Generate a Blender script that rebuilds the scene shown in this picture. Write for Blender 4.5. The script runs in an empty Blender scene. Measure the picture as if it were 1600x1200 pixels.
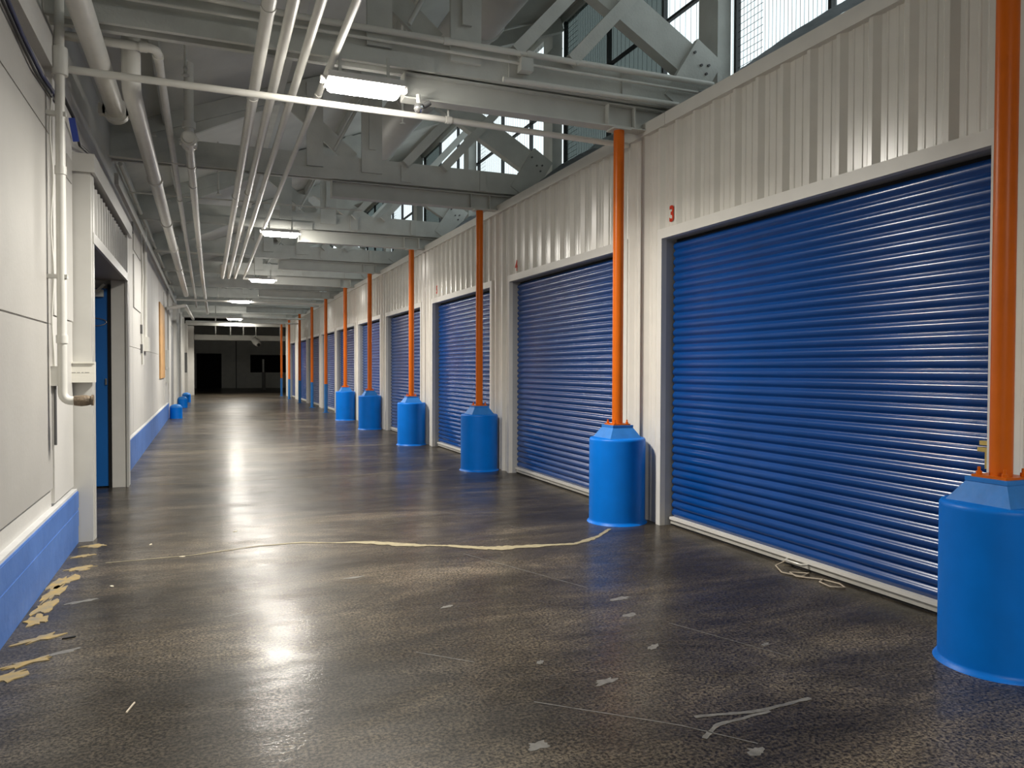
import bpy, math, random
from mathutils import Vector, Matrix, Euler, noise
random.seed(7)
S = bpy.context.scene
COL = S.collection
PI = math.pi

# ------------------------------------------------------------------ camera, world, exposure
FOC, YAW, PITCH, ROLL, EYE = 1190.4, 0.3824, 0.02016, 0.00266, 1.54
cd = bpy.data.cameras.new('camera'); cam = bpy.data.objects.new('camera', cd); COL.objects.link(cam)
cd.sensor_width = 36.0; cd.lens = FOC * 36.0 / 1600.0; cd.clip_end = 400; cd.clip_start = 0.05
_sy, _cy, _sp, _cp = math.sin(YAW), math.cos(YAW), math.sin(PITCH), math.cos(PITCH)
_f = Vector((_sy * _cp, _cy * _cp, -_sp)); _r = Vector((_cy, -_sy, 0)); _u = _r.cross(_f)
_r2 = _r * math.cos(ROLL) + _u * math.sin(ROLL); _u2 = _u * math.cos(ROLL) - _r * math.sin(ROLL)
cam.matrix_world = Matrix(((_r2.x, _u2.x, -_f.x, 0), (_r2.y, _u2.y, -_f.y, 0), (_r2.z, _u2.z, -_f.z, EYE), (0, 0, 0, 1)))
S.camera = cam
S.view_settings.view_transform = 'Standard'; S.view_settings.look = 'None'
S.view_settings.gamma = 1.0; S.view_settings.use_curve_mapping = False
S.view_settings.exposure = 0.0
W = bpy.data.worlds.new('overcast_sky'); S.world = W; W.use_nodes = True
bgn = W.node_tree.nodes['Background']
bgn.inputs[0].default_value = (0.90, 0.97, 1.0, 1); bgn.inputs[1].default_value = 1.55
LAMP_STRENGTH = 130.0
LAMP_WATTS = 190.0; LAMP_SPREAD = 2.72
LAMP_COLOR = (1.0, 0.95, 0.86, 1)

# ------------------------------------------------------------------ materials
def mat(name, col, rough=0.5, metal=0.0, var=0.0, scale=3.0, bump=0.0, bscale=60.0, spec=0.5, dirt=None, coat=0.0):
    m = bpy.data.materials.new(name); m.use_nodes = True
    nt = m.node_tree; b = nt.nodes['Principled BSDF']
    b.inputs['Base Color'].default_value = (*col, 1); b.inputs['Roughness'].default_value = rough
    b.inputs['Metallic'].default_value = metal; b.inputs['Specular IOR Level'].default_value = spec
    b.inputs['Coat Weight'].default_value = coat
    if var or bump or dirt:
        g = nt.nodes.new('ShaderNodeNewGeometry')
    if var or dirt:
        n = nt.nodes.new('ShaderNodeTexNoise'); n.inputs['Scale'].default_value = scale; n.inputs['Detail'].default_value = 6
        nt.links.new(g.outputs['Position'], n.inputs['Vector'])
        r = nt.nodes.new('ShaderNodeValToRGB')
        r.color_ramp.elements[0].position = 0.3; r.color_ramp.elements[1].position = 0.7
        lo = dirt if dirt else tuple(c * (1 - var) for c in col)
        r.color_ramp.elements[0].color = (*lo, 1); r.color_ramp.elements[1].color = (*[min(1, c * (1 + var * .5)) for c in col], 1)
        nt.links.new(n.outputs['Fac'], r.inputs['Fac']); nt.links.new(r.outputs['Color'], b.inputs['Base Color'])
    if bump:
        n2 = nt.nodes.new('ShaderNodeTexNoise'); n2.inputs['Scale'].default_value = bscale; n2.inputs['Detail'].default_value = 4
        nt.links.new(g.outputs['Position'], n2.inputs['Vector'])
        bp = nt.nodes.new('ShaderNodeBump'); bp.inputs['Strength'].default_value = bump; bp.inputs['Distance'].default_value = 0.02
        nt.links.new(n2.outputs['Fac'], bp.inputs['Height']); nt.links.new(bp.outputs['Normal'], b.inputs['Normal'])
    return m

M = {}
M['wall'] = mat('white_wall_paint', (0.60, 0.585, 0.55), 0.6, var=0.07, scale=1.6, bump=0.12, bscale=35)
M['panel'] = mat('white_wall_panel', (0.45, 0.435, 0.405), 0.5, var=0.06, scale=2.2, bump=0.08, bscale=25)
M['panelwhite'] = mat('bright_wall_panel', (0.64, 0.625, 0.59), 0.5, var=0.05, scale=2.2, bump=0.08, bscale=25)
M['sheet'] = mat('white_sheet_metal', (0.70, 0.675, 0.62), 0.26, var=0.04, scale=5, spec=0.6)
M['trim'] = mat('white_trim_metal', (0.70, 0.68, 0.635), 0.42, var=0.04, scale=6)
M['door'] = mat('blue_door_steel', (0.002, 0.052, 0.235), 0.24, var=0.10, scale=2.0, spec=0.6)
M['doorleaf'] = mat('blue_leaf_paint', (0.004, 0.12, 0.42), 0.4, var=0.08, scale=3)
M['drum'] = mat('bright_blue_paint', (0.0, 0.165, 0.66), 0.42, var=0.08, scale=5, bump=0.05, bscale=14, spec=0.22)
M['cap'] = mat('blue_cap_paint', (0.03, 0.19, 0.55), 0.5, var=0.15, scale=9, bump=0.1, bscale=30, spec=0.2)
M['orange'] = mat('orange_paint', (0.62, 0.125, 0.002), 0.36, var=0.06, scale=6, spec=0.3)
M['lowblue'] = mat('blue_pole_paint', (0.012, 0.14, 0.42), 0.4, var=0.08, scale=6)
M['timber'] = mat('painted_timber', (0.58, 0.59, 0.555), 0.65, var=0.10, scale=4, bump=0.15, bscale=40)
M['steel'] = mat('white_painted_steel', (0.56, 0.565, 0.53), 0.5, var=0.06, scale=5)
M['pipe'] = mat('white_painted_pipe', (0.72, 0.71, 0.66), 0.42, var=0.05, scale=8)
M['deck'] = mat('painted_roof_deck', (0.68, 0.685, 0.65), 0.7, var=0.14, scale=1.2, bump=0.5, bscale=3.5)
M['duct'] = mat('painted_duct', (0.60, 0.60, 0.57), 0.5, var=0.05, scale=3)
M['dark'] = mat('dark_gap', (0.006, 0.006, 0.007), 0.9)
M['darksteel'] = mat('dark_mullion', (0.025, 0.028, 0.03), 0.5)
M['far'] = mat('far_grey_paint', (0.74, 0.75, 0.70), 0.7, var=0.08)
M['fardeck'] = mat('far_dark_deck', (0.10, 0.10, 0.10), 0.8, var=0.1)
M['zinc'] = mat('galvanised_bar', (0.62, 0.60, 0.54), 0.4, metal=0.25, var=0.10, scale=10)
M['surround'] = mat('surround_metal', (0.52, 0.51, 0.48), 0.35, var=0.04, scale=6)
M['reveal'] = mat('grey_jamb_metal', (0.38, 0.385, 0.395), 0.45, var=0.05, scale=5)
M['curb'] = mat('blue_curb_paint', (0.085, 0.20, 0.54), 0.5, bump=0.25, bscale=12, dirt=(0.055, 0.15, 0.44), scale=3)
M['curbtop'] = mat('curb_ledge_paint', (0.60, 0.60, 0.60), 0.6, var=0.1, scale=9)
M['red'] = mat('red_stencil_paint', (0.52, 0.030, 0.006), 0.6, spec=0.2)
M['plywood'] = mat('bare_plywood', (0.62, 0.36, 0.15), 0.6, var=0.2, scale=4)
M['brass'] = mat('brass_latch', (0.75, 0.55, 0.18), 0.3, metal=0.9)
M['rope'] = mat('pull_cord', (0.42, 0.36, 0.28), 0.8)
M['cable'] = mat('navy_cable', (0.02, 0.028, 0.10), 0.45)
M['blackcable'] = mat('black_cable', (0.02, 0.02, 0.02), 0.5)
M['bluestrap'] = mat('blue_strap', (0.02, 0.05, 0.30), 0.5)
M['rust'] = mat('rusty_coupling', (0.20, 0.15, 0.10), 0.6, var=0.5, scale=30, bump=0.4, bscale=60)
M['greyd'] = mat('dark_grey_device', (0.10, 0.10, 0.10), 0.5)
M['filler'] = mat('cream_joint_filler', (0.29, 0.25, 0.155), 0.6, var=0.2, scale=20)
M['glue'] = mat('yellow_glue', (0.44, 0.30, 0.09), 0.6, dirt=(0.24, 0.21, 0.15), scale=14)
M['speck'] = mat('pale_paint_spot', (0.17, 0.165, 0.15), 0.4, var=0.35, scale=22)
M['straw'] = mat('pale_straw', (0.70, 0.62, 0.48), 0.6)
M['scrap'] = mat('black_scrap', (0.012, 0.012, 0.012), 0.7)
M['foil'] = mat('silver_blanket', (0.62, 0.64, 0.66), 0.35, metal=0.2, dirt=(0.20, 0.21, 0.22), scale=6, bump=0.5, bscale=9)
M['ink'] = mat('grey_print', (0.30, 0.29, 0.27), 0.7)
M['soffit'] = mat('grey_brown_soffit', (0.27, 0.235, 0.215), 0.5)
M['greydoor'] = mat('grey_door_paint', (0.26, 0.26, 0.26), 0.5)
M['housing'] = mat('lamp_housing', (0.60, 0.59, 0.57), 0.5)
M['whitebox'] = mat('cream_box_paint', (0.72, 0.70, 0.63), 0.5, var=0.04)
M['chrome'] = mat('chrome_dome', (0.7, 0.7, 0.7), 0.15, metal=0.9)

def emis(name, col, st):
    m = bpy.data.materials.new(name); m.use_nodes = True; nt = m.node_tree
    nt.nodes.clear(); o = nt.nodes.new('ShaderNodeOutputMaterial'); e = nt.nodes.new('ShaderNodeEmission')
    e.inputs[0].default_value = col; e.inputs[1].default_value = st; nt.links.new(e.outputs[0], o.inputs[0]); return m
M['lens'] = emis('lamp_lens', LAMP_COLOR, LAMP_STRENGTH)

def glass(name, col, fac, dcol=None, dfac=0.0):
    m = bpy.data.materials.new(name); m.use_nodes = True; nt = m.node_tree; nt.nodes.clear()
    o = nt.nodes.new('ShaderNodeOutputMaterial'); t = nt.nodes.new('ShaderNodeBsdfTransparent'); g = nt.nodes.new('ShaderNodeBsdfGlossy')
    t.inputs[0].default_value = (*col, 1); g.inputs['Roughness'].default_value = 0.08
    x = nt.nodes.new('ShaderNodeMixShader'); x.inputs[0].default_value = fac
    nt.links.new(t.outputs[0], x.inputs[1]); nt.links.new(g.outputs[0], x.inputs[2]); last = x
    if dcol:
        d = nt.nodes.new('ShaderNodeBsdfDiffuse'); d.inputs[0].default_value = (*dcol, 1)
        y = nt.nodes.new('ShaderNodeMixShader'); y.inputs[0].default_value = dfac
        nt.links.new(x.outputs[0], y.inputs[1]); nt.links.new(d.outputs[0], y.inputs[2]); last = y
    nt.links.new(last.outputs[0], o.inputs[0]); return m
M['glass'] = glass('clear_wired_glass', (0.93, 0.96, 0.96), 0.06)
M['greyglass'] = glass('grimy_grey_glass', (0.38, 0.42, 0.41), 0.05, (0.16, 0.18, 0.175), 0.3)

def foil_mat():
    m = M['foil']; nt = m.node_tree; o = [n for n in nt.nodes if n.type == 'OUTPUT_MATERIAL'][0]; p = nt.nodes['Principled BSDF']
    t = nt.nodes.new('ShaderNodeBsdfTranslucent'); t.inputs[0].default_value = (0.42, 0.45, 0.47, 1)
    x = nt.nodes.new('ShaderNodeMixShader'); x.inputs[0].default_value = 0.4
    nt.links.new(p.outputs[0], x.inputs[1]); nt.links.new(t.outputs[0], x.inputs[2]); nt.links.new(x.outputs[0], o.inputs[0])
foil_mat()
def floor_mat():
    m = bpy.data.materials.new('polished_concrete'); m.use_nodes = True; nt = m.node_tree; L = nt.links.new
    b = nt.nodes['Principled BSDF']; N = nt.nodes.new
    geo = N('ShaderNodeNewGeometry')
    def mapn(sx, sy): 
        mp = N('ShaderNodeMapping'); mp.inputs['Scale'].default_value = (sx, sy, 1); L(geo.outputs['Position'], mp.inputs['Vector']); return mp
    def noi(mp, sc, det=6, rough=0.55, dist=0.0):
        n = N('ShaderNodeTexNoise'); n.inputs['Scale'].default_value = sc; n.inputs['Detail'].default_value = det
        n.inputs['Roughness'].default_value = rough; n.inputs['Distortion'].default_value = dist; L(mp.outputs[0], n.inputs['Vector']); return n
    def ramp(src, stops):
        r = N('ShaderNodeValToRGB'); e = r.color_ramp.elements
        e[0].position, e[0].color = stops[0][0], (*stops[0][1], 1); e[1].position, e[1].color = stops[-1][0], (*stops[-1][1], 1)
        for p, c in stops[1:-1]:
            q = e.new(p); q.color = (*c, 1)
        L(src, r.inputs['Fac']); return r
    def mix(a, c, fac, mode='MIX'):
        x = N('ShaderNodeMix'); x.data_type = 'RGBA'; x.blend_type = mode
        if isinstance(fac, float): x.inputs[0].default_value = fac
        else: L(fac, x.inputs[0])
        L(a, x.inputs[6]); L(c, x.inputs[7]); return x.outputs[2]
    iso = mapn(1, 1); st = mapn(0.55, 1.3)
    big = ramp(noi(st, 0.8, 8, 0.6, 0.6).outputs['Fac'], [(0.30, (0.029, 0.024, 0.018)), (0.50, (0.056, 0.047, 0.036)), (0.70, (0.105, 0.090, 0.070))])
    fine = ramp(noi(iso, 62, 4, 0.7).outputs['Fac'], [(0.42, (0.12, 0.11, 0.10)), (0.49, (0.85, 0.85, 0.85)), (0.62, (2.0, 1.94, 1.82))])
    c1 = mix(big.outputs[0], fine.outputs[0], 0.9, 'MULTIPLY')
    med = ramp(noi(iso, 9, 6, 0.65).outputs['Fac'], [(0.35, (0.75, 0.74, 0.72)), (0.65, (1.15, 1.14, 1.12))])
    c2 = mix(c1, med.outputs[0], 0.8, 'MULTIPLY')
    band = ramp(noi(mapn(0.30, 1.0), 1.5, 10, 0.72, 1.2).outputs['Fac'], [(0.38, (0.55, 0.54, 0.53)), (0.50, (1, 1, 1)), (0.62, (1.9, 1.86, 1.76))])
    c2 = mix(c2, band.outputs[0], 0.85, 'MULTIPLY')
    scr = ramp(noi(mapn(0.9, 2.2), 5, 10, 0.75, 1.2).outputs['Fac'], [(0.66, (0, 0, 0)), (0.74, (1, 1, 1))])
    pale = N('ShaderNodeRGB'); pale.outputs[0].default_value = (0.20, 0.185, 0.155, 1)
    sc = N('ShaderNodeMath'); sc.operation = 'MULTIPLY'; sc.inputs[1].default_value = 0.4; L(scr.outputs[0], sc.inputs[0])
    c3 = mix(c2, pale.outputs[0], sc.outputs[0])
    L(c3, b.inputs['Base Color'])
    rr = ramp(noi(st, 1.7, 8, 0.65, 0.8).outputs['Fac'], [(0.32, (0.30,) * 3), (0.55, (0.38,) * 3), (0.72, (0.50,) * 3)])
    L(rr.outputs[0], b.inputs['Roughness']); b.inputs['Specular IOR Level'].default_value = 0.22; b.inputs['Coat Weight'].default_value = 0.32; b.inputs['Coat Roughness'].default_value = 0.085
    cw = ramp(noi(mapn(0.42, 1.25), 2.4, 10, 0.7, 0.7).outputs['Fac'], [(0.38, (0.10,) * 3), (0.50, (0.27,) * 3), (0.62, (0.45,) * 3)])
    pore = ramp(noi(iso, 62, 4, 0.7).outputs['Fac'], [(0.40, (0.15,) * 3), (0.52, (1, 1, 1))])
    L(mix(cw.outputs[0], pore.outputs[0], 0.8, 'MULTIPLY'), b.inputs['Coat Weight'])
    hn = noi(iso, 62, 4, 0.7); bp = N('ShaderNodeBump'); bp.inputs['Strength'].default_value = 0.10; bp.inputs['Distance'].default_value = 0.008
    L(hn.outputs['Fac'], bp.inputs['Height'])
    bp2 = N('ShaderNodeBump'); bp2.inputs['Strength'].default_value = 0.15; bp2.inputs['Distance'].default_value = 0.02
    L(noi(mapn(0.8, 1.6), 4, 4).outputs['Fac'], bp2.inputs['Height']); L(bp.outputs[0], bp2.inputs['Normal']); L(bp2.outputs[0], b.inputs['Normal']); L(bp2.outputs[0], b.inputs['Coat Normal'])
    return m
M['floor'] = floor_mat()

# ------------------------------------------------------------------ mesh helpers (world coordinates; build() subtracts the origin)
class MB:
    def __init__(s): s.v, s.f, s.sm = [], [], []
    def add(s, vs, fs, smooth=False):
        o = len(s.v); s.v += [tuple(p) for p in vs]
        for q in fs: s.f.append([o + i for i in q]); s.sm.append(smooth)
        return s
    def box(s, x0, x1, y0, y1, z0, z1):
        vs = [(x, y, z) for x in (x0, x1) for y in (y0, y1) for z in (z0, z1)]
        return s.add(vs, [(0, 1, 3, 2), (4, 6, 7, 5), (0, 4, 5, 1), (2, 3, 7, 6), (0, 2, 6, 4), (1, 5, 7, 3)])
    def bar(s, p, q, w, t, side=(0, 1, 0)):
        p, q = Vector(p), Vector(q); d = (q - p).normalized(); a = Vector(side); a = (a - d * a.dot(d)).normalized(); b = d.cross(a)
        vs = []
        for c in (p, q):
            for i, j in ((-1, -1), (1, -1), (1, 1), (-1, 1)): vs.append(c + a * (t / 2 * i) + b * (w / 2 * j))
        return s.add(vs, [(0, 1, 2, 3), (7, 6, 5, 4), (0, 4, 5, 1), (1, 5, 6, 2), (2, 6, 7, 3), (3, 7, 4, 0)])
    def tube(s, pts, r, n=12, caps=True):
        pts = [Vector(p) for p in pts]; rs = r if isinstance(r, (list, tuple)) else [r] * len(pts)
        ref = None; vs = []
        for i, p in enumerate(pts):
            if i == 0: d = pts[1] - p
            elif i == len(pts) - 1: d = p - pts[i - 1]
            else: d = (pts[i + 1] - p).normalized() + (p - pts[i - 1]).normalized()
            d.normalize()
            if ref is None: ref = Vector((0, 0, 1)) if abs(d.z) < 0.9 else Vector((1, 0, 0))
            a = (ref - d * ref.dot(d)).normalized(); b = d.cross(a); ref = a
            for k in range(n):
                t = 2 * PI * k / n; vs.append(p + (a * math.cos(t) + b * math.sin(t)) * rs[i])
        fs = [(i * n + k, i * n + (k + 1) % n, (i + 1) * n + (k + 1) % n, (i + 1) * n + k) for i in range(len(pts) - 1) for k in range(n)]
        s.add(vs, fs, True)
        if caps:
            m = len(pts) - 1
            s.add(vs[:n], [tuple(range(n))[::-1]]); s.add(vs[m * n:], [tuple(range(n))])
        return s
    def lathe(s, c, prof, n=40, smooth=True):
        vs = [(c[0] + r * math.cos(2 * PI * k / n), c[1] + r * math.sin(2 * PI * k / n), c[2] + z) for r, z in prof for k in range(n)]
        fs = [(i * n + k, i * n + (k + 1) % n, (i + 1) * n + (k + 1) % n, (i + 1) * n + k) for i in range(len(prof) - 1) for k in range(n)]
        return s.add(vs, fs, smooth)
    def sphere(s, c, r, n=14, m=8, sz=1.0):
        prof = [(max(1e-4, r * math.sin(PI * i / m)), -r * sz * math.cos(PI * i / m)) for i in range(m + 1)]
        return s.lathe(c, prof, n)
    def build(s, name, m, parent=None, origin=None, kind=None):
        o0 = Vector(origin) if origin is not None else (wloc(parent) if parent is not None else Vector((0, 0, 0)))
        me = bpy.data.meshes.new(name); me.from_pydata([tuple(Vector(p) - o0) for p in s.v], [], s.f)
        me.polygons.foreach_set('use_smooth', s.sm); me.materials.append(m); me.update()
        ob = bpy.data.objects.new(name, me); COL.objects.link(ob)
        if parent is not None:
            ob.parent = parent; ob.location = o0 - wloc(parent)
        else: ob.location = o0
        if kind: ob['kind'] = kind
        return ob
def wloc(o):
    v = Vector((0, 0, 0))
    while o is not None: v = v + o.location; o = o.parent
    return v
def tag(o, label, cat=None, group=None, kind=None):
    if label: o['label'] = label
    if cat: o['category'] = cat
    if group: o['group'] = group
    if kind: o['kind'] = kind
    return o
def empty(name, loc, label=None, cat=None, group=None, kind=None):
    o = bpy.data.objects.new(name, None); COL.objects.link(o); o.location = loc; o.empty_display_size = 0.1
    return tag(o, label, cat, group, kind)
def copy_tree(o, parent=None):
    c = o.copy(); COL.objects.link(c); c.parent = parent
    for ch in list(o.children): copy_tree(ch, c)
    return c
def elbow(a, corner, b, r, n=6):
    a, c, b = Vector(a), Vector(corner), Vector(b); d1 = (a - c).normalized(); d2 = (b - c).normalized()
    p0, p2 = c + d1 * r, c + d2 * r; out = []
    for i in range(n + 1):
        t = i / n; out.append(p0 * (1 - t) ** 2 + c * 2 * t * (1 - t) + p2 * t * t)
    return out
ORD = ['first', 'second', 'third', 'fourth', 'fifth', 'sixth', 'seventh', 'eighth', 'ninth', 'tenth', 'eleventh']

# ------------------------------------------------------------------ layout numbers
WX, CX = 4.185, 4.285            # wall pan plane, curtain plane
LX = -1.10                       # left wall
COLX = 3.86
COLY = [2.735, 6.74, 10.93, 15.05, 19.26, 22.90, 26.85, 30.55, 34.75, 39.3, 43.45]
DOORS = [(3, 3.02, 6.39), (4, 7.12, 10.42), (5, 11.24, 14.51), (6, 15.43, 18.68), (7, 19.38, 22.36), (8, 23.0, 26.28),
         (9, 26.80, 29.98), (10, 30.65, 34.22), (11, 34.75, 37.95), (12, 39.30, 41.9)]
HZ = 2.815                       # underside of the door headers
YEND = 43.9
RX0, RZ0, RX1, RZ1 = -1.3, 4.50, 5.36, 7.15   # sloping roof
def roofz(x): return RZ0 + (x - RX0) * (RZ1 - RZ0) / (RX1 - RX0)

# ------------------------------------------------------------------ floor
fl = MB().box(-6, 15, -9, 64, -0.2, 0.0).build('floor', M['floor'], kind='structure')
tag(fl, 'dark polished concrete floor of the storage corridor')
def blob(cx, cy, a, b, ang, seed, z=0.0025, n=18, jag=0.35):
    rnd = random.Random(seed); pts = []
    for k in range(n):
        t = 2 * PI * k / n; r = 1 + rnd.uniform(-jag, jag)
        x, y = a * r * math.cos(t), b * r * math.sin(t)
        pts.append((cx + x * math.cos(ang) - y * math.sin(ang), cy + x * math.sin(ang) + y * math.cos(ang)))
    mb = MB(); vs = [(x, y, z) for x, y in pts] + [(cx + (x - cx) * 1.04, cy + (y - cy) * 1.04, -0.002) for x, y in pts]
    return mb.add(vs, [tuple(range(n))] + [(k, n + k, n + (k + 1) % n, (k + 1) % n) for k in range(n)])
def ribbon(pts, seed, z=0.003):
    rnd = random.Random(seed); L_, R_ = [], []
    dense = []
    for (a, b) in zip(pts[:-1], pts[1:]):
        for i in range(8):
            t = i / 8; dense.append(tuple(a[j] * (1 - t) + b[j] * t for j in range(3)))
    dense.append(pts[-1])
    for i, (x, y, w) in enumerate(dense):
        x2, y2, _ = dense[min(i + 1, len(dense) - 1)]; x1, y1, _ = dense[max(i - 1, 0)]
        d = Vector((x2 - x1, y2 - y1)).normalized(); nrm = Vector((-d.y, d.x))
        L_.append((x + nrm.x * w * rnd.uniform(.55, 1.3), y + nrm.y * w * rnd.uniform(.55, 1.3)))
        R_.append((x - nrm.x * w * rnd.uniform(.55, 1.3), y - nrm.y * w * rnd.uniform(.55, 1.3)))
    n = len(dense); vs = [(x, y, z) for x, y in L_] + [(x, y, z) for x, y in R_]
    return MB().add(vs, [(i, n + i, n + i + 1, i + 1) for i in range(n - 1)])
ribbon([(-0.74, 6.73, .008), (-0.11, 6.75, .010), (0.4, 6.9, .012), (0.77, 6.9, .022), (1.0, 6.80, .012), (1.35, 6.68, .05), (1.64, 6.46, .06), (1.80, 6.38, .02)], 1).build('joint_filler', M['filler'], fl)
ribbon([(1.80, 6.38, .018), (1.95, 6.31, .03), (2.15, 6.16, .05), (2.33, 6.07, .07), (2.67, 6.03, .05), (3.01, 5.98, .025), (3.2, 6.08, .04), (3.35, 6.18, .02), (3.6, 6.42, .018)], 2).build('joint_filler', M['filler'], fl)
for i, (x, y, a, b, t) in enumerate([(-.92, 4.42, .10, .05, .9), (-.86, 4.60, .13, .035, .5), (-.88, 4.98, .11, .04, .6), (-.96, 5.35, .05, .10, .1), (-.97, 5.62, .05, .15, -.1),
                                     (-.97, 5.95, .045, .18, -.1), (-.96, 6.25, .06, .15, -.2), (-.90, 6.62, .10, .05, .3), (-.93, 7.05, .08, .04, .2), (-.90, 7.42, .09, .06, .2)]):
    blob(x, y, a, b, t, 30 + i, 0.004, 22, 0.5).build('glue_residue', M['glue'], fl)
for i, (x, y, a, b, t) in enumerate([(2.58, 4.44, .075, .03, .2), (2.45, 4.12, .06, .025, .3), (1.82, 3.28, .06, .028, .2), (1.25, 2.82, .05, .03, .1), (-.76, 5.68, .09, .025, .4), (-.72, 4.70, .10, .025, .4),
                                     (1.45, 4.7, .05, .02, .4), (1.0, 5.6, .08, .02, .1), (2.9, 3.4, .03, .015, .2), (2.3, 3.6, .05, .02, .6), (2.05, 2.45, .04, .03, .4), (1.62, 3.62, .035, .014, 1)]):
    blob(x, y, a, b, t, 60 + i, 0.0012, 16, 0.4).build('paint_spot', M['speck'], fl)
for i, p in enumerate([[(1.98, 6.0), (2.30, 5.2), (2.48, 4.75)], [(2.0, 2.80), (2.3, 2.74), (2.62, 2.76)], [(2.35, 2.72), (2.05, 2.70), (1.92, 2.62)], [(.45, 7.9), (1.3, 7.7), (2.4, 7.75)], [(1.6, 7.4), (2.3, 7.6), (2.6, 7.62)],
                       [(2.75, 6.9), (2.95, 6.55)], [(1.4, 3.2), (1.9, 2.75), (2.1, 2.5)], [(.1, 5.0), (.3, 5.1)], [(2.6, 3.9), (2.9, 3.2)], [(1.05, 4.0), (1.3, 3.75)]]):
    ribbon([(x, y, (.012 if i in (1, 2) else .004)) for x, y in p], 40 + i, 0.0015).build('scuff_mark', M['speck'], fl)
for i, (y, x0, x1, w) in enumerate([(11.0, -.6, 3.4, .02), (15.2, -.8, 3.5, .03), (23.2, -.9, 3.6, .04), (31.0, -.9, 3.6, .05)]):
    rnd = random.Random(i); ribbon([(x0 + (x1 - x0) * k / 9, y + rnd.uniform(-.06, .06), w * rnd.uniform(.3, 1)) for k in range(10)], 70 + i, 0.002).build('joint_filler', M['filler'], fl)
tag(blob(-.717, 4.941, .035, .010, .3, 91, 0.006, 10, 0.5).build('paper_scrap', M['scrap'], origin=(-.717, 4.941, 0)), 'small black scrap lying on the floor near the blue curb', 'scrap')
tag(MB().bar((-.335, 3.76, .004), (-.31, 3.86, .004), .006, .006, (0, 0, 1)).build('straw', M['straw'], origin=(-.32, 3.81, 0)), 'thin pale straw lying alone on the dark floor', 'straw')
for i, (x, y) in enumerate([(-.183, 6.732), (-.45, 7.3), (-.62, 6.0), (.25, 7.6)]):
    o = blob(x, y, .018, .010, i, 95 + i, 0.004, 8, 0.4).build('paint_chip', M['straw'], origin=(x, y, 0))
    tag(o, ['white paint chip on the floor beside the pale joint line', 'white paint chip on the floor in front of the left doorway', 'white paint chip on the floor a step out from the blue curb',
            'white paint chip on the floor beyond the pale joint line'][i], 'paint chip', 'white paint chips on the floor')

# ------------------------------------------------------------------ left wall
OY0, OY1, OZ = 7.72, 11.10, 2.66
wl = MB()
wl.box(-1.3, LX, -9, OY0, 0, 4.56).box(-1.3, LX, OY1, 47.2, 0, 4.56).box(-1.3, LX, OY0, OY1, OZ, 4.56)
wl = wl.build('wall_left', M['wall'], kind='structure'); tag(wl, 'white painted left corridor wall with panel seams')
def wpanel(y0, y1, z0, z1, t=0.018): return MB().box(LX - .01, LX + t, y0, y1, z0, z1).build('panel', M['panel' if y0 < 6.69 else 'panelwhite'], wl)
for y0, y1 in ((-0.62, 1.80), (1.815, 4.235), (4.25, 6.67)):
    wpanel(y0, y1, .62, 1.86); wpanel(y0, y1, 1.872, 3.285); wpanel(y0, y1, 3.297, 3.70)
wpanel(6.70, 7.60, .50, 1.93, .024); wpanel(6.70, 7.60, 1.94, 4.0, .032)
for y0, y1 in ((11.25, 13.6), (13.62, 16.0), (16.02, 18.4), (18.42, 20.9), (23.9, 25.6)):
    wpanel(y0, y1, .50, 1.865); wpanel(y0, y1, 1.875, 3.7)
MB().box(LX, LX + .035, 13.75, 15.2, 2.52, 3.38).build('access_panel', M['panelwhite'], wl)
MB().box(LX, LX + .03, 13.75, 15.2, 3.45, 3.9).build('access_panel', M['panel'], wl)
MB().box(LX, LX + .07, -9, 7.0, 3.74, 3.97).build('trim_1', M['wall'], kind='structure')
MB().box(LX, LX + .05, 11.3, 44, 3.95, 4.1).build('trim_2', M['wall'], kind='structure')
# pilasters in the far part
for i, (y0, y1, x) in enumerate([(25.6, 26.9, -1.04), (30.2, 30.6, -.98), (33.2, 33.6, -.98), (36.2, 36.6, -1.0), (40.0, 40.5, -.95), (44.0, 44.5, -.88), (46.6, 47.2, -.60)]):
    MB().box(LX, x, y0, y1, 0, 3.9).build('trim_%d' % (3 + i), M['wall'], kind='structure')
MB().box(LX, LX + .03, 27.2, 30.0, 0, 2.95).build('door_14', M['greydoor'], kind='structure')
bb = MB().box(LX, -1.045, -9, 7.62, 0, .455).build('baseboard_left', M['curb'], kind='structure'); tag(bb, 'blue painted curb along the foot of the left wall')
MB().box(LX, -1.052, -9, 7.62, .455, .475).build('ledge', M['curbtop'], bb)
for z in (.15, .31): MB().box(-1.05, -1.041, -9, 7.62, z, z + .135).build('course', M['curb'], bb)
b2 = MB().box(LX, -1.045, 11.25, 25.6, 0, .455).build('baseboard_left.001', M['curb'], kind='structure'); tag(b2, 'blue painted curb beyond the left doorway')
MB().box(LX, -1.052, 11.25, 25.6, .455, .47).build('ledge', M['curbtop'], b2)
# room behind the left doorway
rec = MB().box(-3.6, -3.5, 6.5, 12.5, 0, 3.4).box(-3.5, -1.3, 6.4, 6.5, 0, 3.4).box(-3.5, -1.3, 12.5, 12.6, 0, 3.4).box(-3.6, -1.3, 6.4, 12.6, 3.4, 3.5)
rec.build('wall_recess', M['far'], kind='structure')
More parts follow.
